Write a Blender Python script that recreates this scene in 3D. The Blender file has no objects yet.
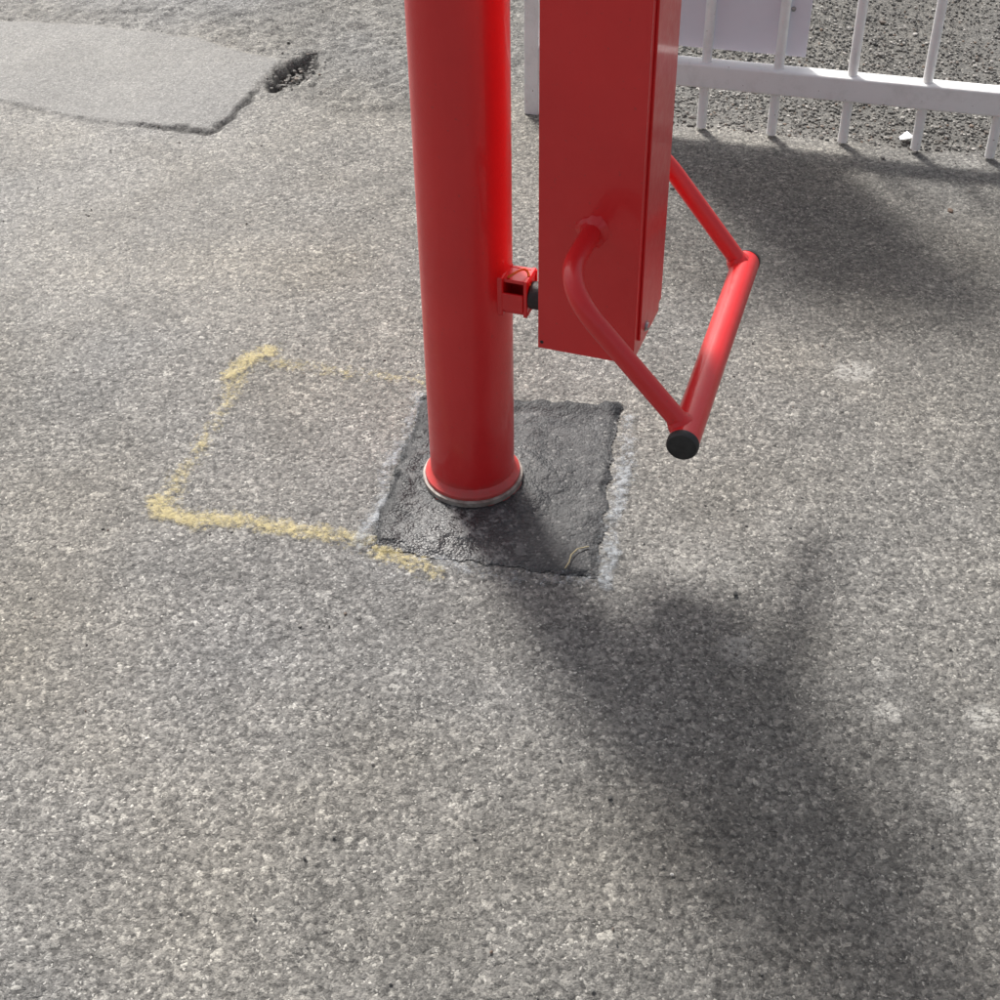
import bpy, math, random
import numpy as np
from mathutils import Matrix, Vector, Quaternion
random.seed(7); rng=np.random.default_rng(7)
scene=bpy.context.scene
col=bpy.context.collection

# ------------------------------------------------------------ noise helpers
def _hash(ix,iy,s):
    n=(ix.astype(np.int64)*374761393+iy.astype(np.int64)*668265263+s*1442695041)&0xFFFFFFFF
    n=((n^(n>>13))*1274126177)&0xFFFFFFFF
    n=(n^(n>>16))&0xFFFFFFFF
    return n/4294967295.0
def vnoise(x,y,s=0):
    ix=np.floor(x);iy=np.floor(y);fx=x-ix;fy=y-iy
    fx=fx*fx*(3-2*fx);fy=fy*fy*(3-2*fy)
    a=_hash(ix,iy,s);b=_hash(ix+1,iy,s);c=_hash(ix,iy+1,s);d=_hash(ix+1,iy+1,s)
    return (a*(1-fx)+b*fx)*(1-fy)+(c*(1-fx)+d*fx)*fy
def fbm(x,y,s=0,o=4):
    r=0;a=.5;t=0
    for i in range(o):
        r=r+a*vnoise(x*2**i,y*2**i,s+i*17);t+=a;a*=.5
    return r/t
def sstep(a,b,x):
    t=np.clip((x-a)/(b-a),0,1);return t*t*(3-2*t)
def polydist(X,Y,poly,closed=True):
    """signed distance (negative inside) to polygon"""
    d=np.full(X.shape,1e9);inside=np.zeros(X.shape,bool);n=len(poly)
    for i in range(n if closed else n-1):
        x1,y1=poly[i];x2,y2=poly[(i+1)%n];dx,dy=x2-x1,y2-y1
        t=np.clip(((X-x1)*dx+(Y-y1)*dy)/(dx*dx+dy*dy),0,1)
        d=np.minimum(d,np.hypot(X-x1-t*dx,Y-y1-t*dy))
        if closed:
            c=((y1>Y)!=(y2>Y))&(X<(x2-x1)*(Y-y1)/((y2-y1) if y2!=y1 else 1e-9)+x1)
            inside^=c
    return np.where(inside,-d,d) if closed else d

# ------------------------------------------------------------ object helpers
def empty(name,loc=(0,0,0)):
    o=bpy.data.objects.new(name,None);o.location=loc;o.empty_display_size=.1;col.objects.link(o);return o
def mesh_obj(name,verts,faces,mat,parent=None,smooth=True,angle=None):
    me=bpy.data.meshes.new(name);me.from_pydata([tuple(v) for v in verts],[],faces);me.update()
    if mat:
        for m in (mat if isinstance(mat,list) else [mat]): me.materials.append(m)
    o=bpy.data.objects.new(name,me);col.objects.link(o)
    if smooth:
        for p in me.polygons:p.use_smooth=True
        if angle is not None: me.set_sharp_from_angle(angle=math.radians(angle))
    if parent:
        o.parent=parent
        o.matrix_parent_inverse=Matrix.Translation(-Vector(parent.location))
    return o
def lathe(name,prof,mat,parent,centre=(0,0,0),axis=(0,0,1),seg=64,angle=35,wob=0):
    q=Vector((0,0,1)).rotation_difference(Vector(axis).normalized())
    V=[];F=[]
    for r,z in prof:
        for k in range(seg):
            a=2*math.pi*k/seg
            rr=r*(1+wob*math.sin(3*a+z*40)*.5+wob*(random.random()-.5))
            V.append(q@Vector((rr*math.cos(a),rr*math.sin(a),z))+Vector(centre))
    n=len(prof)
    for i in range(n-1):
        for k in range(seg):
            F.append((i*seg+k,i*seg+(k+1)%seg,(i+1)*seg+(k+1)%seg,(i+1)*seg+k))
    if prof[0][0]>1e-6:F.append(tuple(reversed(range(seg))))
    if prof[-1][0]>1e-6:F.append(tuple(range((n-1)*seg,n*seg)))
    return mesh_obj(name,V,F,mat,parent,True,angle)
def box(name,c,ex,ey,ez,sx,sy,sz,mat,parent,bev=.003,seg=3):
    ex,ey,ez=Vector(ex),Vector(ey),Vector(ez);c=Vector(c)
    V=[c+ex*sx*a/2+ey*sy*b/2+ez*sz*d/2 for a in(-1,1) for b in(-1,1) for d in(-1,1)]
    F=[(0,1,3,2),(4,6,7,5),(0,4,5,1),(2,3,7,6),(0,2,6,4),(1,5,7,3)]
    o=mesh_obj(name,V,F,mat,parent,False)
    if bev:
        m=o.modifiers.new('b','BEVEL');m.width=bev;m.segments=seg;m.harden_normals=True
        for p in o.data.polygons:p.use_smooth=True
    return o
def rounded(pts,rads,n=10):
    out=[Vector(pts[0])]
    for i in range(1,len(pts)-1):
        p=Vector(pts[i]);a=Vector(pts[i-1]);b=Vector(pts[i+1]);r=rads[i]
        da=(a-p).normalized();db=(b-p).normalized()
        s=p+da*r;e=p+db*r
        for k in range(n+1):
            t=k/n;out.append(s*(1-t)**2+p*2*t*(1-t)+e*t*t)
    out.append(Vector(pts[-1]));return out
def tube(name,pts,r,mat,parent,seg=28,caps=True,rv=None):
    pts=[Vector(p) for p in pts];V=[];F=[];N=None
    for i,p in enumerate(pts):
        t=(pts[min(i+1,len(pts)-1)]-pts[max(i-1,0)]).normalized()
        if N is None:N=t.orthogonal().normalized()
        N=(N-t*N.dot(t)).normalized();B=t.cross(N)
        rr=r if rv is None else rv[i]
        for k in range(seg):
            a=2*math.pi*k/seg;V.append(p+(N*math.cos(a)+B*math.sin(a))*rr)
    for i in range(len(pts)-1):
        for k in range(seg):
            F.append((i*seg+k,i*seg+(k+1)%seg,(i+1)*seg+(k+1)%seg,(i+1)*seg+k))
    if caps:
        F.append(tuple(reversed(range(seg))));F.append(tuple(range(len(V)-seg,len(V))))
    return mesh_obj(name,V,F,mat,parent,True,40)

# ------------------------------------------------------------ material helpers
class NB:
    def __init__(s,name):
        s.m=bpy.data.materials.new(name);s.m.use_nodes=True;s.t=s.m.node_tree;s.n=s.t.nodes;s.n.clear()
        s.out=s.n.new('ShaderNodeOutputMaterial');s.b=s.n.new('ShaderNodeBsdfPrincipled')
        s.t.links.new(s.b.outputs[0],s.out.inputs[0])
        s.co=s.n.new('ShaderNodeTexCoord').outputs['Object']
    def L(s,a,b):
        if isinstance(a,(int,float)): b.default_value=a
        elif isinstance(a,(tuple,list)): b.default_value=tuple(a)+((1,) if len(a)==3 and len(b.default_value)==4 else ())
        else: s.t.links.new(a,b)
    def math(s,op,a,b=0.0,c=None,clamp=False):
        n=s.n.new('ShaderNodeMath');n.operation=op;n.use_clamp=clamp;s.L(a,n.inputs[0]);s.L(b,n.inputs[1])
        if c is not None:s.L(c,n.inputs[2])
        return n.outputs[0]
    def noise(s,scale,detail=2,rough=.5,co=None,dist=0,full=False):
        n=s.n.new('ShaderNodeTexNoise');s.L(co or s.co,n.inputs['Vector']);n.inputs['Scale'].default_value=scale
        n.inputs['Detail'].default_value=detail;n.inputs['Roughness'].default_value=rough;n.inputs['Distortion'].default_value=dist
        return n.outputs if full else n.outputs['Fac']
    def warpby(s,colr,amt):
        a=s.n.new('ShaderNodeVectorMath');a.operation='MULTIPLY_ADD';s.L(colr,a.inputs[0]);a.inputs[1].default_value=(amt,)*3;s.L(s.co,a.inputs[2]);return a.outputs[0]
    def vor(s,scale,co=None,feat='F1',rand=1):
        n=s.n.new('ShaderNodeTexVoronoi');n.feature=feat;s.L(co or s.co,n.inputs['Vector']);n.inputs['Scale'].default_value=scale
        n.inputs['Randomness'].default_value=rand
        return n
    def ramp(s,f,stops,interp='LINEAR'):
        n=s.n.new('ShaderNodeValToRGB');s.L(f,n.inputs[0]);e=n.color_ramp.elements;n.color_ramp.interpolation=interp
        while len(e)<len(stops):e.new(.5)
        for i,(p,c) in enumerate(stops):
            e[i].position=p;e[i].color=(c,c,c,1) if isinstance(c,(int,float)) else tuple(c)+(1,)
        return n.outputs[0]
    def mix(s,f,a,b,mode='MIX'):
        n=s.n.new('ShaderNodeMix');n.data_type='RGBA';n.blend_type=mode
        s.L(f,n.inputs[0]);s.L(a,n.inputs[6]);s.L(b,n.inputs[7]);return n.outputs[2]
    def attr(s,name):
        n=s.n.new('ShaderNodeAttribute');n.attribute_name=name;sp=s.n.new('ShaderNodeSeparateColor');s.L(n.outputs['Color'],sp.inputs[0]);return sp.outputs
    def attrc(s,name):
        n=s.n.new('ShaderNodeAttribute');n.attribute_name=name;return n.outputs['Color']
    def mr(s,x,a,b,c=0.,d=1.):
        n=s.n.new('ShaderNodeMapRange');s.L(x,n.inputs[0]);s.L(a,n.inputs[1]);s.L(b,n.inputs[2]);s.L(c,n.inputs[3]);s.L(d,n.inputs[4]);return n.outputs[0]
    def sepc(s,c):
        n=s.n.new('ShaderNodeSeparateColor');s.L(c,n.inputs[0]);return n.outputs
    def bump(s,h,dist,strength=1.,normal=None):
        n=s.n.new('ShaderNodeBump');s.L(h,n.inputs['Height']);s.L(dist,n.inputs['Distance']);n.inputs['Strength'].default_value=strength
        if normal:s.L(normal,n.inputs['Normal'])
        return n.outputs[0]

SC1=122;SC2=270;WARP=.011
def mat_ground(coarse=False):
    s=NB('asphalt_coarse' if coarse else 'asphalt')
    nz=s.noise(95,3,.75,full=True);big=nz['Fac'];wc=s.warpby(nz['Color'],WARP)
    v1=s.vor(62 if coarse else SC1,wc);v2=s.vor(SC2,wc)
    c1=s.sepc(v1.outputs['Color']);c2=s.sepc(v2.outputs['Color'])
    d1=v1.outputs['Distance'];d2=v2.outputs['Distance']
    A=s.attr('zoneA');B=s.attr('zoneB')   # A: slab, rough, wet    B: gravel, darker tone, pale
    if coarse:
        agg=s.ramp(c1[0],[(0,(.06,.059,.057)),(.6,(.145,.142,.135)),(1,(.30,.29,.27))])
    else:
        agg=s.ramp(c1[0],[(0,(.080,.077,.073)),(.35,(.150,.144,.135)),(.8,(.215,.206,.192)),(.94,(.30,.286,.262)),(1,(.48,.46,.42))])
    agg2=s.ramp(c2[1],[(0,(.050,.048,.046)),(.4,(.145,.139,.130)),(.85,(.245,.236,.219)),(1,(.50,.48,.44))])
    c=s.mix(.5,agg,agg2)
    pore=s.mr(big,.50,.37)
    c=s.mix(s.math('MULTIPLY',pore,.72),c,(.040,.038,.036))
    spk=s.math('MULTIPLY',s.math('GREATER_THAN',c2[0],.972),s.math('LESS_THAN',d2,.5))
    c=s.mix(s.math('MULTIPLY',spk,.7),c,(.55,.53,.49))
    c=s.mix(1.,c,s.attrc('tone'),'MULTIPLY')
    if not coarse:
        fine=s.ramp(c2[0],[(0,(.105,.104,.10)),(.6,(.165,.163,.157)),(1,(.26,.256,.246))])
        c=s.mix(s.math('MULTIPLY',A[0],.75),c,fine)
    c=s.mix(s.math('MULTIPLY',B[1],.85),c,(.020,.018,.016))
    pl=s.math('MULTIPLY',B[2],s.mr(s.math('ADD',big,s.math('MULTIPLY',c1[1],.2)),.45,.75))
    c=s.mix(s.math('MULTIPLY',pl,.75),c,(.46,.45,.42))
    if coarse:
        c=s.mix(s.math('MULTIPLY',B[0],.6),c,s.ramp(c2[2],[(0,(.04,.039,.037)),(.6,(.10,.097,.09)),(1,(.25,.235,.21))]))
    s.L(c,s.b.inputs['Base Color'])
    h1=s.math('MULTIPLY',s.math('SUBTRACT',1.,s.math('MULTIPLY',d1,d1)),s.math('MULTIPLY_ADD',c1[1],.7,.15))
    h=s.math('ADD',s.math('MULTIPLY_ADD',d2,-.35,h1),s.math('MULTIPLY',big,1.5))
    amt=.0045 if coarse else s.math('MULTIPLY_ADD',A[0],-.0014,.0029)
    s.L(s.bump(h,amt,1.),s.b.inputs['Normal'])
    s.L(s.math('MULTIPLY_ADD',A[2],-.30,.74),s.b.inputs['Roughness'])
    s.b.inputs['Specular IOR Level'].default_value=.42
    return s.m
def mat_spray(name,colr,cover=.5):
    s=NB(name);nz=s.noise(95,3,.75,full=True);v1=s.vor(SC1,s.warpby(nz['Color'],WARP));c1=s.sepc(v1.outputs['Color']);d1=v1.outputs['Distance']
    m=s.attr('mask')[0]
    n=s.math('ADD',s.math('MULTIPLY',nz['Fac'],.8),s.math('ADD',s.math('MULTIPLY',c1[1],.16),s.math('MULTIPLY',s.math('SUBTRACT',1.,d1),.22)))
    a=s.mr(n,s.math('MULTIPLY_ADD',m,-.55,.85),s.math('MULTIPLY_ADD',m,-.55,1.18),0.,cover)
    a=s.math('MULTIPLY',a,s.mr(m,0.03,.25),clamp=True)
    s.L(a,s.b.inputs['Alpha'])
    s.L(s.mix(c1[0],[x*.75 for x in colr],colr),s.b.inputs['Base Color'])
    s.L(s.bump(s.math('ADD',s.math('SUBTRACT',1.,d1),s.math('MULTIPLY',nz['Fac'],1.5)),.0022),s.b.inputs['Normal']);s.b.inputs['Roughness'].default_value=.9
    return s.m
def mat_patch():
    s=NB('bitumen');B=s.attr('zoneP') # rim, gloss (lower roughness plus painted whitish sheen), dust
    v=s.vor(230);cc=s.sepc(v.outputs['Color'])
    n1=s.noise(45,5,.7);n2=s.noise(16,4,.7,dist=.6)
    c=s.ramp(cc[0],[(0,(.018,.019,.021)),(.6,(.038,.040,.043)),(.95,(.065,.065,.067)),(1,(.18,.18,.175))])
    dust=s.math('MULTIPLY',B[2],s.mr(n2,.38,.64),clamp=True)
    c=s.mix(s.math('MULTIPLY',dust,.45),c,(.15,.15,.148))
    c=s.mix(s.math('MULTIPLY',B[0],.85),c,(.008,.009,.011))
    painted_sheen=s.math('MULTIPLY',B[1],s.mr(n1,.52,.62),clamp=True)
    c=s.mix(s.math('MULTIPLY',painted_sheen,.48),c,(.38,.38,.37))  # whitish sealer reflection painted into the base colour
    s.L(c,s.b.inputs['Base Color'])
    r=s.math('SUBTRACT',s.mr(n1,.3,.7,.52,.8),s.math('MULTIPLY',B[1],.30))
    s.L(r,s.b.inputs['Roughness'])
    h=s.math('ADD',s.math('MULTIPLY',n1,1.1),s.math('MULTIPLY',s.math('SUBTRACT',1.,v.outputs['Distance']),.4))
    s.L(s.bump(h,.0032),s.b.inputs['Normal'])
    s.b.inputs['Specular IOR Level'].default_value=.45
    return s.m
def mat_red(name='red_paint',wear=False):
    s=NB(name)
    n=s.noise(5,4,.6);n2=s.noise(60,2,.6)
    c=s.ramp(n,[(.3,(.64,.011,.014)),(.7,(.73,.016,.019))])
    dirt=s.mr(s.noise(190,1,.5),.70,.80)
    c=s.mix(s.math('MULTIPLY',dirt,.3),c,(.2,.04,.035))
    if wear:
        sep=s.n.new('ShaderNodeSeparateXYZ');s.L(s.co,sep.inputs[0])
        z=s.math('ADD',sep.outputs[2],s.math('MULTIPLY_ADD',s.noise(35,4,.7),.04,-.02))
        g=s.mr(z,.050,.02)
        c=s.mix(s.math('MULTIPLY',g,.55),c,(.20,.12,.10))
    s.L(c,s.b.inputs['Base Color'])
    s.L(s.mr(n2,.3,.7,.36,.46),s.b.inputs['Roughness'])
    s.b.inputs['Coat Weight'].default_value=.35;s.b.inputs['Coat Roughness'].default_value=.08
    s.L(s.bump(s.noise(300,1,.5),.00022),s.b.inputs['Normal'])
    return s.m
def mat_simple(name,c1,c2,rough,scale=30,bump=.0005,metal=0):
    s=NB(name);s.L(s.mix(s.mr(s.noise(scale,4,.65),.35,.65),c1,c2),s.b.inputs['Base Color'])
    s.b.inputs['Roughness'].default_value=rough;s.b.inputs['Metallic'].default_value=metal
    s.L(s.bump(s.noise(scale*4,2),bump),s.b.inputs['Normal']);return s.m
def mat_white():
    s=NB('white_paint')
    n=s.noise(16,5,.7)
    c=s.ramp(n,[(.3,(.74,.74,.72)),(.5,(.85,.85,.84)),(.8,(.88,.88,.87))])
    chip=s.mr(s.noise(70,3,.6),.69,.73);c=s.mix(s.math('MULTIPLY',chip,.7),c,(.18,.11,.07))
    s.L(c,s.b.inputs['Base Color']);s.b.inputs['Roughness'].default_value=.45
    s.L(s.bump(n,.001),s.b.inputs['Normal']);return s.m
def mat_stones():
    s=NB('stone_chips');a=s.attr('tint')
    c=s.ramp(a[0],[(0,(.07,.069,.066)),(.5,(.165,.16,.15)),(.88,(.26,.25,.23)),(1,(.5,.48,.45))])
    c=s.mix(s.mr(a[1],.92,1.),c,(.17,.12,.09))
    s.L(c,s.b.inputs['Base Color']);s.b.inputs['Roughness'].default_value=.85;return s.m

M_ground=mat_ground();M_coarse=mat_ground(True)
M_yel=mat_spray('yellow_spray',(.68,.58,.29),.56);M_chalk=mat_spray('white_spray',(.42,.45,.48),.68)
M_patch=mat_patch();M_red=mat_red();M_redw=mat_red('red_paint_worn',True)
M_black=mat_simple('black_rubber',(.012,.012,.013),(.03,.03,.03),.55,60)
M_white=mat_white();M_panel=mat_simple('panel_white',(.70,.70,.77),(.76,.76,.83),.5,4,.0001)
M_steel=mat_simple('steel',(.35,.34,.33),(.5,.5,.5),.35,80,.0003,1)
M_orange=mat_simple('orange_tie',(.65,.16,.02),(.75,.22,.04),.5,80)
M_stone=mat_stones();M_straw=mat_simple('dry_straw',(.30,.25,.15),(.40,.34,.21),.8,90)
M_grey=mat_simple('worn_steel_ring',(.20,.15,.13),(.42,.38,.34),.55,45,.001)

# ------------------------------------------------------------ ground sheet
def axis(lo,hi,step,far):
    a=list(np.arange(lo,hi+step/2,step));l=[];d=step;x=lo
    while x>-far: d*=1.35;x-=d;l.append(x)
    r=[];d=step;x=a[-1]
    while x<far: d*=1.35;x+=d;r.append(x)
    return np.array(l[::-1]+a+r)
xs=axis(-1.6,1.6,.0065,400);ys=axis(.65,4.4,.0065,400)
X,Y=np.meshgrid(xs,ys)
near=((X>-2.5)&(X<2.5)&(Y>0)&(Y<6)).astype(float)
wx=(fbm(X*6,Y*6,3)-.5)*.05;wy=(fbm(X*6,Y*6,9)-.5)*.05
wx2=(fbm(X*30,Y*30,13)-.5)*.03;wy2=(fbm(X*30,Y*30,19)-.5)*.03
slabpoly=[(-3,3.75),(-1.245,3.417),(-.968,3.297),(-.675,3.225),(-.61,3.41),(-.56,3.64),(-.80,3.80),(-1.10,3.90),(-1.387,3.96),(-3,4.1)]
sd=polydist(X+wx2*.6+wx*.5,Y+wy2*.6+wy*.5,slabpoly)
slab=sstep(.02,-.02,sd+wx*.3)
crack=sstep(.011,.0,polydist(X+wx2+wx*.5,Y+wy2+wy*.5,slabpoly[:6],False))*(.35+.65*sstep(.35,.6,fbm(X*5,Y*5,333)))
roughpoly=[(-.60,3.42),(-.52,3.40),(-.403,3.314),(-.218,3.324),(.05,3.34),(.1,3.9),(.2,9),(-4,9),(-4,4.0),(-1.387,3.96),(-1.1,3.9),(-.8,3.8),(-.56,3.64)]
rough=sstep(.03,-.04,polydist(X+wx,Y+wy,roughpoly))
hx,hy=X+.52+wx2,Y-3.58+wy2
ca,sa=math.cos(.35),math.sin(.35)
u=(hx*ca-hy*sa)/.040;v=(hx*sa+hy*ca)/.12
hole=sstep(1.2,.7,np.hypot(u,v))
Z=(fbm(X*2,Y*2,31)-.5)*.012*near+(fbm(X*14,Y*14,5)-.5)*.003*near
Z+=slab*.007-crack*.010-hole*.035+rough*(fbm(X*28,Y*28,41)-.5)*.020
Z+=near*(vnoise(X*110,Y*110,77)-.5)*.0018
flat=sstep(.5,.25,np.hypot(X-.0,Y-1.87));Z=Z*(1-flat)+flat*(fbm(X*14,Y*14,5)-.5)*.002
wet=sstep(.25,-.45,(X+.55)+ (fbm(X*3,Y*3,50)-.5)*.9)*sstep(2.1,2.6,Y+(fbm(X*3,Y*3,52)-.5)*.6)*(.3+1.3*fbm(X*7,Y*7,54))
wet=np.clip(wet*(1-slab*.6),0,1)
fl=Y-(3.311-.283*(X-.098))
gravel=sstep(.0,.06,fl+wx-.0)*sstep(.05,.13,X)
darken=np.clip(crack*1.1+hole*.9,0,1)
darken=np.maximum(darken,.40*sstep(.03,.0,np.abs(polydist(X+wx,Y+wy,[(-.52,3.40),(-.403,3.314),(-.218,3.324),(.05,3.34)],False)))*rough)
blotch=np.zeros_like(X)
for(cx,cy,r,k) in [(.85,2.6,.55,.26),(.9,1.9,.6,.13),(.40,1.15,.38,.16),(-.05,1.5,.15,.08),(-.75,2.9,.35,.18),(-.2,2.9,.3,.08)]:  # soft darker blotches in the ground colour: centre, radius, amount
    blotch=np.maximum(blotch,k*sstep(r,r*.2,np.hypot(X-cx+wx*3,Y-cy+wy*3))*(.5+.9*fbm(X*20,Y*20,57)))
darken=np.maximum(darken,blotch)
pale=np.zeros_like(X)
for(cx,cy,r,k) in [(.660,2.176,.036,1.1),(.673,1.329,.026,1.2),(.538,1.343,.022,.8),(.351,1.469,.035,.7),(.60,1.18,.02,.5),(.992,2.773,.02,.8),(.3,1.66,.09,.35),(.55,1.42,.02,.5),(.78,1.0,.05,.5),(.72,1.1,.08,.4)]:
    pale=np.maximum(pale,k*sstep(r*1.25,r*.5,np.hypot(X-cx+wx2*.6,Y-cy+wy2*.6)))
pale=np.clip(np.maximum(pale,.45*np.exp(-((fl+.06+wx)/.05)**2)*sstep(.1,.3,X)*fbm(X*12,Y*12,402)*near),0,1)
nn=near
t0=1+nn*((fbm(X*1.6,Y*1.6,201,5)-.5)*.5+(fbm(X*9,Y*9,211,4)-.5)*.42+(fbm(X*40,Y*40,221,3)-.5)*.34)
wm=nn*(fbm(X*2.7,Y*2.7,231,3)-.5)*.14
tone=[t0*(1+wm*.5)*1.0,t0,t0*(1-wm)*.985]
def grid_mesh(name,X,Y,Z,mats,attrs,parent=None,keep=None,matidx=None):
    ny,nx=X.shape;me=bpy.data.meshes.new(name);co=np.stack([X,Y,Z],-1).reshape(-1,3).astype(np.float32)
    idx=np.arange(nx*ny).reshape(ny,nx)
    F=np.stack([idx[:-1,:-1],idx[:-1,1:],idx[1:,1:],idx[1:,:-1]],-1).reshape(-1,4)
    if keep is not None:
        k=(keep[:-1,:-1]&keep[:-1,1:]&keep[1:,1:]&keep[1:,:-1]).reshape(-1);F=F[k]
        used=np.unique(F);remap=-np.ones(nx*ny,int);remap[used]=np.arange(len(used));F=remap[F];co=co[used]
        attrs={n:[a.reshape(-1)[used] for a in ch] for n,ch in attrs.items()}
    me.vertices.add(len(co));me.vertices.foreach_set('co',co.ravel())
    me.loops.add(F.size);me.loops.foreach_set('vertex_index',F.ravel().astype(np.int32))
    me.polygons.add(len(F));me.polygons.foreach_set('loop_start',(np.arange(len(F))*4).astype(np.int32))
    try: me.polygons.foreach_set('loop_total',np.full(len(F),4,np.int32))
    except Exception: pass
    me.update(calc_edges=True)
    me.polygons.foreach_set('use_smooth',np.ones(len(F),bool))
    for m in mats:me.materials.append(m)
    if matidx is not None: me.polygons.foreach_set('material_index',matidx[:-1,:-1].reshape(-1).astype(np.int32))
    for n,ch in attrs.items():
        a=me.color_attributes.new(n,'FLOAT_COLOR','POINT');d=np.ones((len(co),4),np.float32)
        for i,c in enumerate(ch):d[:,i]=np.asarray(c).reshape(-1)
        a.data.foreach_set('color',d.ravel())
    me.validate();o=bpy.data.objects.new(name,me);col.objects.link(o)
    if parent:o.parent=parent
    return o
mi=((rough*(1-slab)+gravel+(vnoise(X*60,Y*60,99)-.5)*.8)>.5)
grid_mesh('asphalt_ground',X,Y,Z,[M_ground,M_coarse],{'zoneA':[slab,rough*(1-slab),wet],'zoneB':[gravel,darken,pale],'tone':tone},matidx=mi)

# ------------------------------------------------------------ repair patch
patch=[(-.140,2.120),(.222,2.088),(.145,1.625),(-.212,1.712)]
px=np.arange(-.3,.32,.003);py=np.arange(1.55,2.2,.003);PX,PY=np.meshgrid(px,py)
n1=(fbm(PX*40,PY*40,61)-.5)*.03;pd=polydist(PX+n1*.8,PY+(fbm(PX*40,PY*40,67)-.5)*.024,patch)
dl=polydist(PX,PY,[patch[3],patch[0],patch[1]],False)       # left + far edge thick band
rim=sstep(.052,.026,dl+n1)*(.65+.35*fbm(PX*25,PY*25,70))
pole=Vector((-.045,1.872,0))
rp=np.hypot(PX-pole.x,PY-pole.y)
blob=sstep(.17,.09,rp+ (fbm(PX*18,PY*18,80)-.5)*.12)
PZ=.0045+(fbm(PX*16,PY*16,62)-.5)*.012+(fbm(PX*70,PY*70,64)-.5)*.0045+rim*.006+blob*.007
PZ=np.maximum(PZ,.0028)*sstep(.002,-.016,pd)+.0015
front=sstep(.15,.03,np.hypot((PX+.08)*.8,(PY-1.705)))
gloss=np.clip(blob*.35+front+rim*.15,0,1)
dust=np.clip(1-blob*.8-rim,0,1)*(.3+.7*fbm(PX*9,PY*9,90))
rp_par=empty('repair_patch',(0,0,0))
grid_mesh('bitumen_surface',PX,PY,PZ,[M_patch],{'zoneP':[rim,gloss,dust]},rp_par,keep=pd<.002)

def spray(name,lines,width,mat,parent=None,z=.0042,seed=0,var=.7,base=.65):
    allp=[p for l in lines for p in l[0]]
    gx=np.arange(min(p[0] for p in allp)-.08,max(p[0] for p in allp)+.08,.006);gy=np.arange(min(p[1] for p in allp)-.08,max(p[1] for p in allp)+.08,.006)
    GX,GY=np.meshgrid(gx,gy);m=np.zeros_like(GX)
    a=(fbm(GX*12,GY*12,seed)-.5)*.03;b=(fbm(GX*12,GY*12,seed+5)-.5)*.03
    for pts,k in lines:
        d=polydist(GX+a,GY+b,pts,False);m=np.maximum(m,k*np.exp(-(d/width)**2))
    m*=base+var*fbm(GX*9,GY*9,seed+9)
    keep=m>.03
    gz=(fbm(GX*2,GY*2,31)-.5)*.012+(fbm(GX*14,GY*14,5)-.5)*.003
    fl2=sstep(.5,.25,np.hypot(GX,GY-1.87));gz=gz*(1-fl2)+fl2*(fbm(GX*14,GY*14,5)-.5)*.002
    return grid_mesh(name,GX,GY,gz+z,[mat],{'mask':[m,m*0,m*0]},parent,keep)
spray('yellow_paint_marking',[([(-.135,2.165),(-.30,2.205),(-.469,2.25)],.60),([(-.435,2.275),(-.469,2.25),(-.50,2.19)],.95),
  ([(-.469,2.25),(-.515,2.0),(-.564,1.80)],.64),([(-.575,1.83),(-.564,1.795),(-.50,1.785)],.95),
  ([(-.564,1.80),(-.40,1.77),(-.22,1.729)],.84),([(-.20,1.70),(-.14,1.668),(-.105,1.654)],.88)],.026,M_yel,seed=100)
spray('white_edge_line',[([(.238,2.04),(.205,1.85),(.158,1.62)],.98),([(.155,1.62),(.0,1.635),(-.1,1.668)],.7),([(-.222,1.71),(-.19,1.86),(-.163,2.0),(-.147,2.12)],.72)],.021,M_chalk,rp_par,z=.0055,seed=140,var=1.1,base=.35)

# ------------------------------------------------------------ barrier post
post=empty('barrier_post',pole)
lathe('tube',[(.070,.004),(.070,1.40),(.0695,1.403)],M_redw,post,pole,seg=96)
lathe('cap',[(.072,1.395),(.0735,1.40),(.0735,1.412),(.066,1.424),(.02,1.43),(0,1.431)],M_red,post,pole,seg=64)
lathe('base_collar',[(.0790,.0235),(.0800,.026),(.0790,.030),(.0725,.035),(.0700,.040)],M_redw,post,pole,seg=96,wob=.004)
lathe('base_ring_worn',[(.0800,.012),(.0835,.014),(.0838,.0225),(.0800,.0245)],M_grey,post,pole,seg=96,wob=.006)
lathe('base_foot',[(.082,.0),(.0845,.006),(.0840,.0125),(.080,.0135)],M_redw,post,pole,seg=96,wob=.010)
ang=math.radians(-20.0)
e1=Vector((math.cos(ang),math.sin(ang),0));e2=Vector((-math.sin(ang),math.cos(ang),0));e3=Vector((0,0,1))
bz=.398
bc=pole+e3*bz
box('bracket_web',bc+e1*.083+e2*.012,e1,e2,e3,.052,.006,.058,M_red,post,.0015)
box('bracket_top_flange',bc+e1*.083-e2*.0095+e3*.026,e1,e2,e3,.050,.036,.006,M_red,post,.0015)
box('bracket_bottom_flange',bc+e1*.083-e2*.0095-e3*.026,e1,e2,e3,.050,.036,.006,M_red,post,.0015)
box('bracket_end_plate',bc+e1*.104-e2*.008,e1,e2,e3,.006,.046,.062,M_red,post,.0015)
box('bracket_weld_plate',bc+e1*.064-e2*.0085,e1,e2,e3,.012,.050,.066,M_red,post,.003)
box('bracket_front_plate',bc+e1*.083-e2*.030-e3*.008,e1,e2,e3,.036,.005,.030,M_red,post,.0015)
lathe('rubber_buffer',[(.0,0),(.019,.0),(.021,.002),(.021,.024),(.0195,.0255),(0,.0255)],M_black,post,bc+e1*.1075-e2*.012,e1,seg=32)
t=bc+e1*.090-e2*.018+e3*.031
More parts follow.
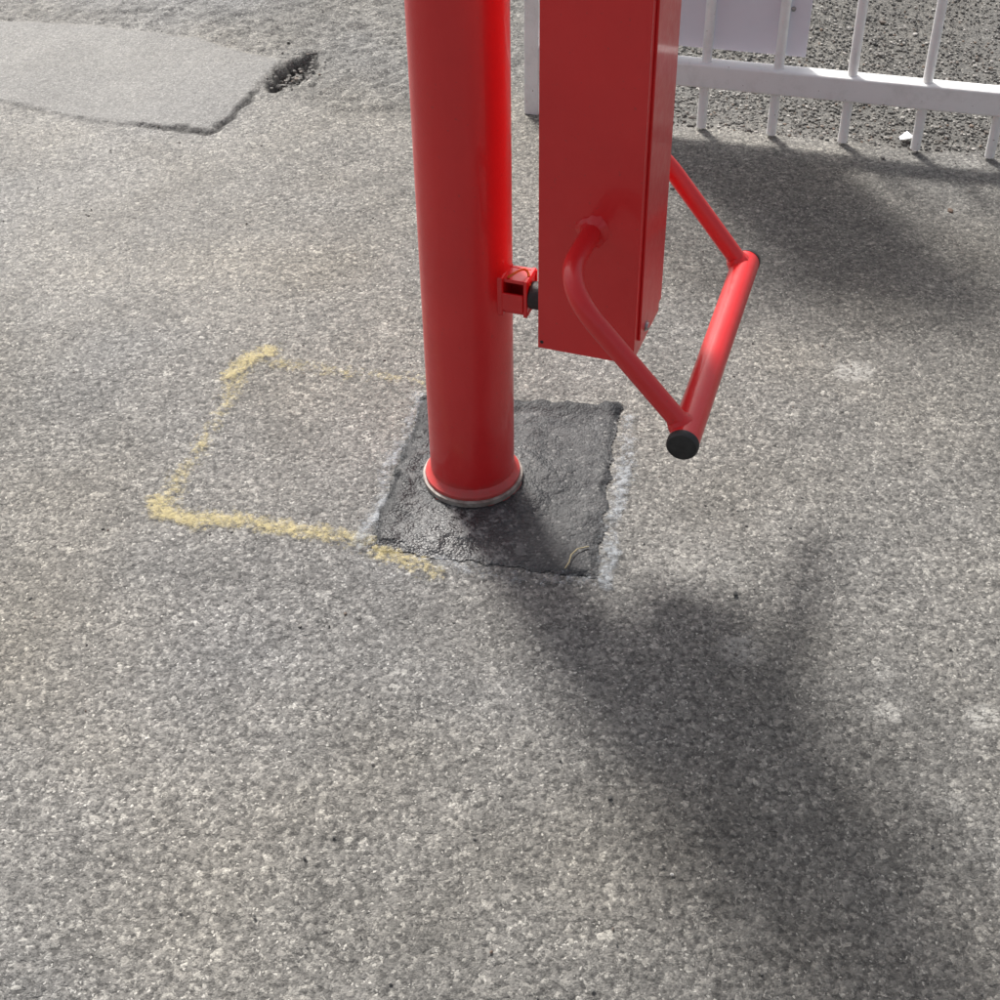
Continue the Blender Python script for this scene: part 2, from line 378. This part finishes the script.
tube('cable_tie',[t+Vector((.015*math.cos(a),.007*math.sin(a*2),.010*math.sin(a))) for a in np.linspace(0,5.6,22)]+[t+Vector((.018,-.004,-.014))],.0020,M_orange,post,seg=8)
lathe('pivot_axle',[(.028,.04),(.028,.14)],M_red,post,pole+e3*1.30,e1,seg=40)

# ------------------------------------------------------------ barrier arm (raised) with weight box and handle
bcx=Vector((.155,1.811,0));zb=.345;W=.150;D=.149
arm=empty('barrier_arm',bcx)
T=1.62
box('weight_box',bcx+e3*(zb+(T-zb)/2),e1,e2,e3,W-.006,D,T-zb,M_red,arm,.003,4)
box('cover_side',bcx+e1*(W/2-.001)+e2*.006+e3*(zb+.012+(T-zb)/2),e1,e2,e3,.004,D-.026,T-zb-.030,M_red,arm,.0012)
box('cover_front',bcx-e2*(D/2+.0012)-e1*.0+e3*(zb+(T-zb)/2),e1,e2,e3,W-.004,.003,T-zb+.002,M_red,arm,.0012)
box('boom',bcx+e3*(T+1.5),e1,e2,e3,.07,.10,3.0,M_red,arm,.004)
for k,(a,z) in enumerate([(.02,.035),(.02,1.1)]):
    c=bcx+e1*(W/2+.001)-e2*(.025)+e3*(zb+z)
    lathe('screw_%d'%k,[(.0085,0),(.0085,.0012),(.0065,.0016),(.006,.0045),(.0035,.006),(0,.0062)],M_steel,arm,c,e1,seg=20)
for k,(a,z) in enumerate([(-.067,.010),(.060,.010)]):
    c=bcx-e2*(D/2+.0027)+e1*a+e3*(zb+z)
    lathe('rivet_%d'%k,[(.0028,0),(.002,.0012),(0,.0016)],M_black,arm,c,-e2,seg=12)
lathe('pivot_boss',[(.035,0),(.035,.02)],M_red,arm,bcx-e1*(W/2+.02)+e3*1.30,e1,seg=40)
zh=.350
hf=Vector((.247,1.515,zh));hb=Vector((.401,1.990,zh));hd=(hb-hf).normalized()
tube('handle_grip',[hf,hf+hd*.01,hb-hd*.01,hb],.0215,M_red,arm,seg=40)
for nm,p,d in(('end_cap_front',hf,-hd),('end_cap_back',hb,hd)):
    lathe(nm,[(.0222,-.004),(.0222,.003),(.020,.0065),(.012,.0075),(0,.0078)],M_black,arm,p,d,seg=36)
fa=Vector((.135,1.739,.553))
out=.148
ja=hf+hd*.028
tube('handle_arm_front',rounded([fa,fa-e2*out,ja+e3*.004],[0,.075,0],14),.0140,M_red,arm,seg=28)
fb=fa+e2*(D);jb=hb-hd*.028
tube('handle_arm_back',rounded([fb,fb+e2*out,jb+e3*.004],[0,.075,0],14),.0140,M_red,arm,seg=28)
for nm,p,d in(('weld_front',fa-e2*.002,-e2),('weld_back',fb+e2*.002,e2)):
    lathe(nm,[(.024,0),(.0225,.003),(.017,.006),(.0138,.012)],M_red,arm,p,d,seg=24,wob=.18)
for nm,j,fr in(('grip_weld_front',ja,fa-e2*out),('grip_weld_back',jb,fb+e2*out)):
    d=(fr-j).normalized()
    lathe(nm,[(.0185,.012),(.0175,.021),(.0143,.027)],M_red,arm,j,d,seg=24,wob=.10)

# ------------------------------------------------------------ fence
fence=empty('metal_fence',(.098,3.311,0))
f0=Vector((.098,3.311,0));fd=Vector((1.152-.098,3.013-3.311,0)).normalized();fn=Vector((-fd.y,fd.x,0))
box('end_post',f0+e3*.55+fd*.0,fd,fn,e3,.036,.036,1.10,M_white,fence,.003)
L=4.6
for nm,z in(('bottom_rail',.142),('top_rail',1.02)):
    box(nm,f0+fd*(L/2+.018)+e3*z,fd,fn,e3,L,.046,.058,M_white,fence,.006)
k=0;s0=.417
d=s0-.167*2
while d<L:
    p=f0+fd*d
    if d>.06:
        tube('bar_%d'%k,[p+e3*.008,p+e3*1.0],.0115,M_white,fence,seg=14)
    k+=1;d+=.167
box('end_post_far',f0+e3*.55+fd*(L+.036),fd,fn,e3,.036,.036,1.10,M_white,fence,.003)
sign=empty('fence_notice_board',f0)
box('panel',f0+fd*.40+fn*.030+e3*.61,fd,fn,e3,.48,.005,.84,M_panel,sign,.001)
for a in(-.2,.2):
    for z in(.3,.9):
        lathe('fixing',[(.006,0),(.005,.004),(0,.005)],M_steel,sign,f0+fd*(.4+a)+fn*.027+e3*z,-fn,seg=12)

# ------------------------------------------------------------ stones
import bmesh
bm=bmesh.new();bmesh.ops.create_icosphere(bm,subdivisions=1,radius=1);bm.verts.ensure_lookup_table()
IV=np.array([v.co[:] for v in bm.verts]);IF=np.array([[v.index for v in f.verts] for f in bm.faces]);bm.free()
def stones(name,pts,sizes,parent=None,tints=None,zs=None):
    n=len(pts);V=np.zeros((n,len(IV),3));
    for i in range(n):
        sc=sizes[i]*rng.uniform(.6,1.25,3)*np.array([1,1,.7]);v=IV*(1+rng.uniform(-.25,.25,(len(IV),1)))*sc
        a=rng.uniform(0,6.28);c,s_=math.cos(a),math.sin(a)
        v=v@np.array([[c,-s_,0],[s_,c,0],[0,0,1]])
        V[i]=v+np.array([pts[i][0],pts[i][1],(zs[i] if zs is not None else 0)+sizes[i]*.35])
    F=(IF[None]+np.arange(n)[:,None,None]*len(IV)).reshape(-1,3);V=V.reshape(-1,3)
    me=bpy.data.meshes.new(name);me.from_pydata(V.tolist(),[],F.tolist());me.update()
    a=me.color_attributes.new('tint','FLOAT_COLOR','POINT');T_=np.ones((n,len(IV),4),np.float32)
    t1=rng.random((n,1)) if tints is None else np.array(tints)[:,None];T_[:,:,0]=t1;T_[:,:,1]=rng.random((n,1));T_[:,:,2]=0
    a.data.foreach_set('color',T_.ravel());me.materials.append(M_stone)
    o=bpy.data.objects.new(name,me);col.objects.link(o);return o
pts=[];sz=[]
while len(pts)<22000:
    d=random.uniform(.0,1.9);n=abs(random.gauss(0,.75)) if random.random()<.8 else random.uniform(0,2)
    if random.random()<.35*max(0,math.sin(d*5+n*4)):continue
    p=f0+fd*d+fn*(n+.01)
    pts.append((p.x,p.y));sz.append(random.uniform(.0020,.0050)*(1.7 if random.random()<.05 else 1))
stones('gravel',pts,sz)
pts=[];sz=[];ti=[]
for i in range(900):
    x=random.uniform(-1.3,1.3);y=random.uniform(.8,4.1);pts.append((x,y));sz.append(random.uniform(.0012,.003));ti.append(random.random())
for i in range(120):
    pts.append((-.52+random.gauss(0,.03)+.0,3.58+random.gauss(0,.06)));sz.append(random.uniform(.002,.008));ti.append(.4+random.random()*.5)
for(x,y,s_,t_) in[(.360,1.586,.006,.15),(.992,2.773,.008,.8),(.9,3.03,.008,.5),(.4,2.9,.006,.6),(-.9,1.9,.004,.3),(.14,1.2,.004,.1)]:
    pts.append((x,y));sz.append(s_);ti.append(t_)
stones('loose_grit',pts,sz,tints=ti,zs=[(-.028 if (abs(p[0]+.52)<.04 and abs(p[1]-3.58)<.1) else 0) for p in pts])
tube('dry_stalk',[(.100,1.640,.012),(.107,1.652,.014),(.111,1.668,.015),(.122,1.683,.014),(.140,1.690,.012)],.0013,M_straw,None,seg=6)
lit=mesh_obj('paper_scrap',[(.955,3.10,.012),(.985,3.095,.02),(.992,3.115,.012),(.975,3.125,.022),(.957,3.12,.010)],[(0,1,3),(1,2,3),(0,3,4)],M_panel,None,False)

# ------------------------------------------------------------ light
az=math.radians(-22);el=math.radians(49)
sd_=Vector((math.sin(az)*math.cos(el),math.cos(az)*math.cos(el),math.sin(el)))
sl=bpy.data.lights.new('sun','SUN');sl.energy=4.9;sl.angle=math.radians(10);sl.color=(1,.965,.915)
so=bpy.data.objects.new('sun',sl);so.rotation_euler=sd_.to_track_quat('Z','Y').to_euler();so.location=(0,0,6);col.objects.link(so)
w=bpy.data.worlds.new('World');scene.world=w;w.use_nodes=True;nt=w.node_tree
bg=nt.nodes['Background'];sk=nt.nodes.new('ShaderNodeTexSky');sk.sky_type='NISHITA';sk.sun_disc=False
sk.sun_elevation=el;sk.sun_rotation=az;sk.dust_density=5;sk.air_density=1.0;sk.ozone_density=1
hs=nt.nodes.new('ShaderNodeHueSaturation');hs.inputs['Saturation'].default_value=.4
nt.links.new(sk.outputs[0],hs.inputs['Color']);nt.links.new(hs.outputs[0],bg.inputs[0]);bg.inputs[1].default_value=.148
scene.view_settings.view_transform='Standard';scene.view_settings.look='None';scene.view_settings.exposure=0

# ------------------------------------------------------------ camera
cd=bpy.data.cameras.new('camera');cd.sensor_width=36;cd.lens=36*1.426;cd.clip_end=1500;cd.clip_start=.02
cam=bpy.data.objects.new('camera',cd);cam.location=(0,0,1.53)
cam.rotation_euler=(Matrix.Rotation(math.radians(50),3,'X')@Matrix.Rotation(math.radians(-1),3,'Z')).to_euler()
col.objects.link(cam);scene.camera=cam
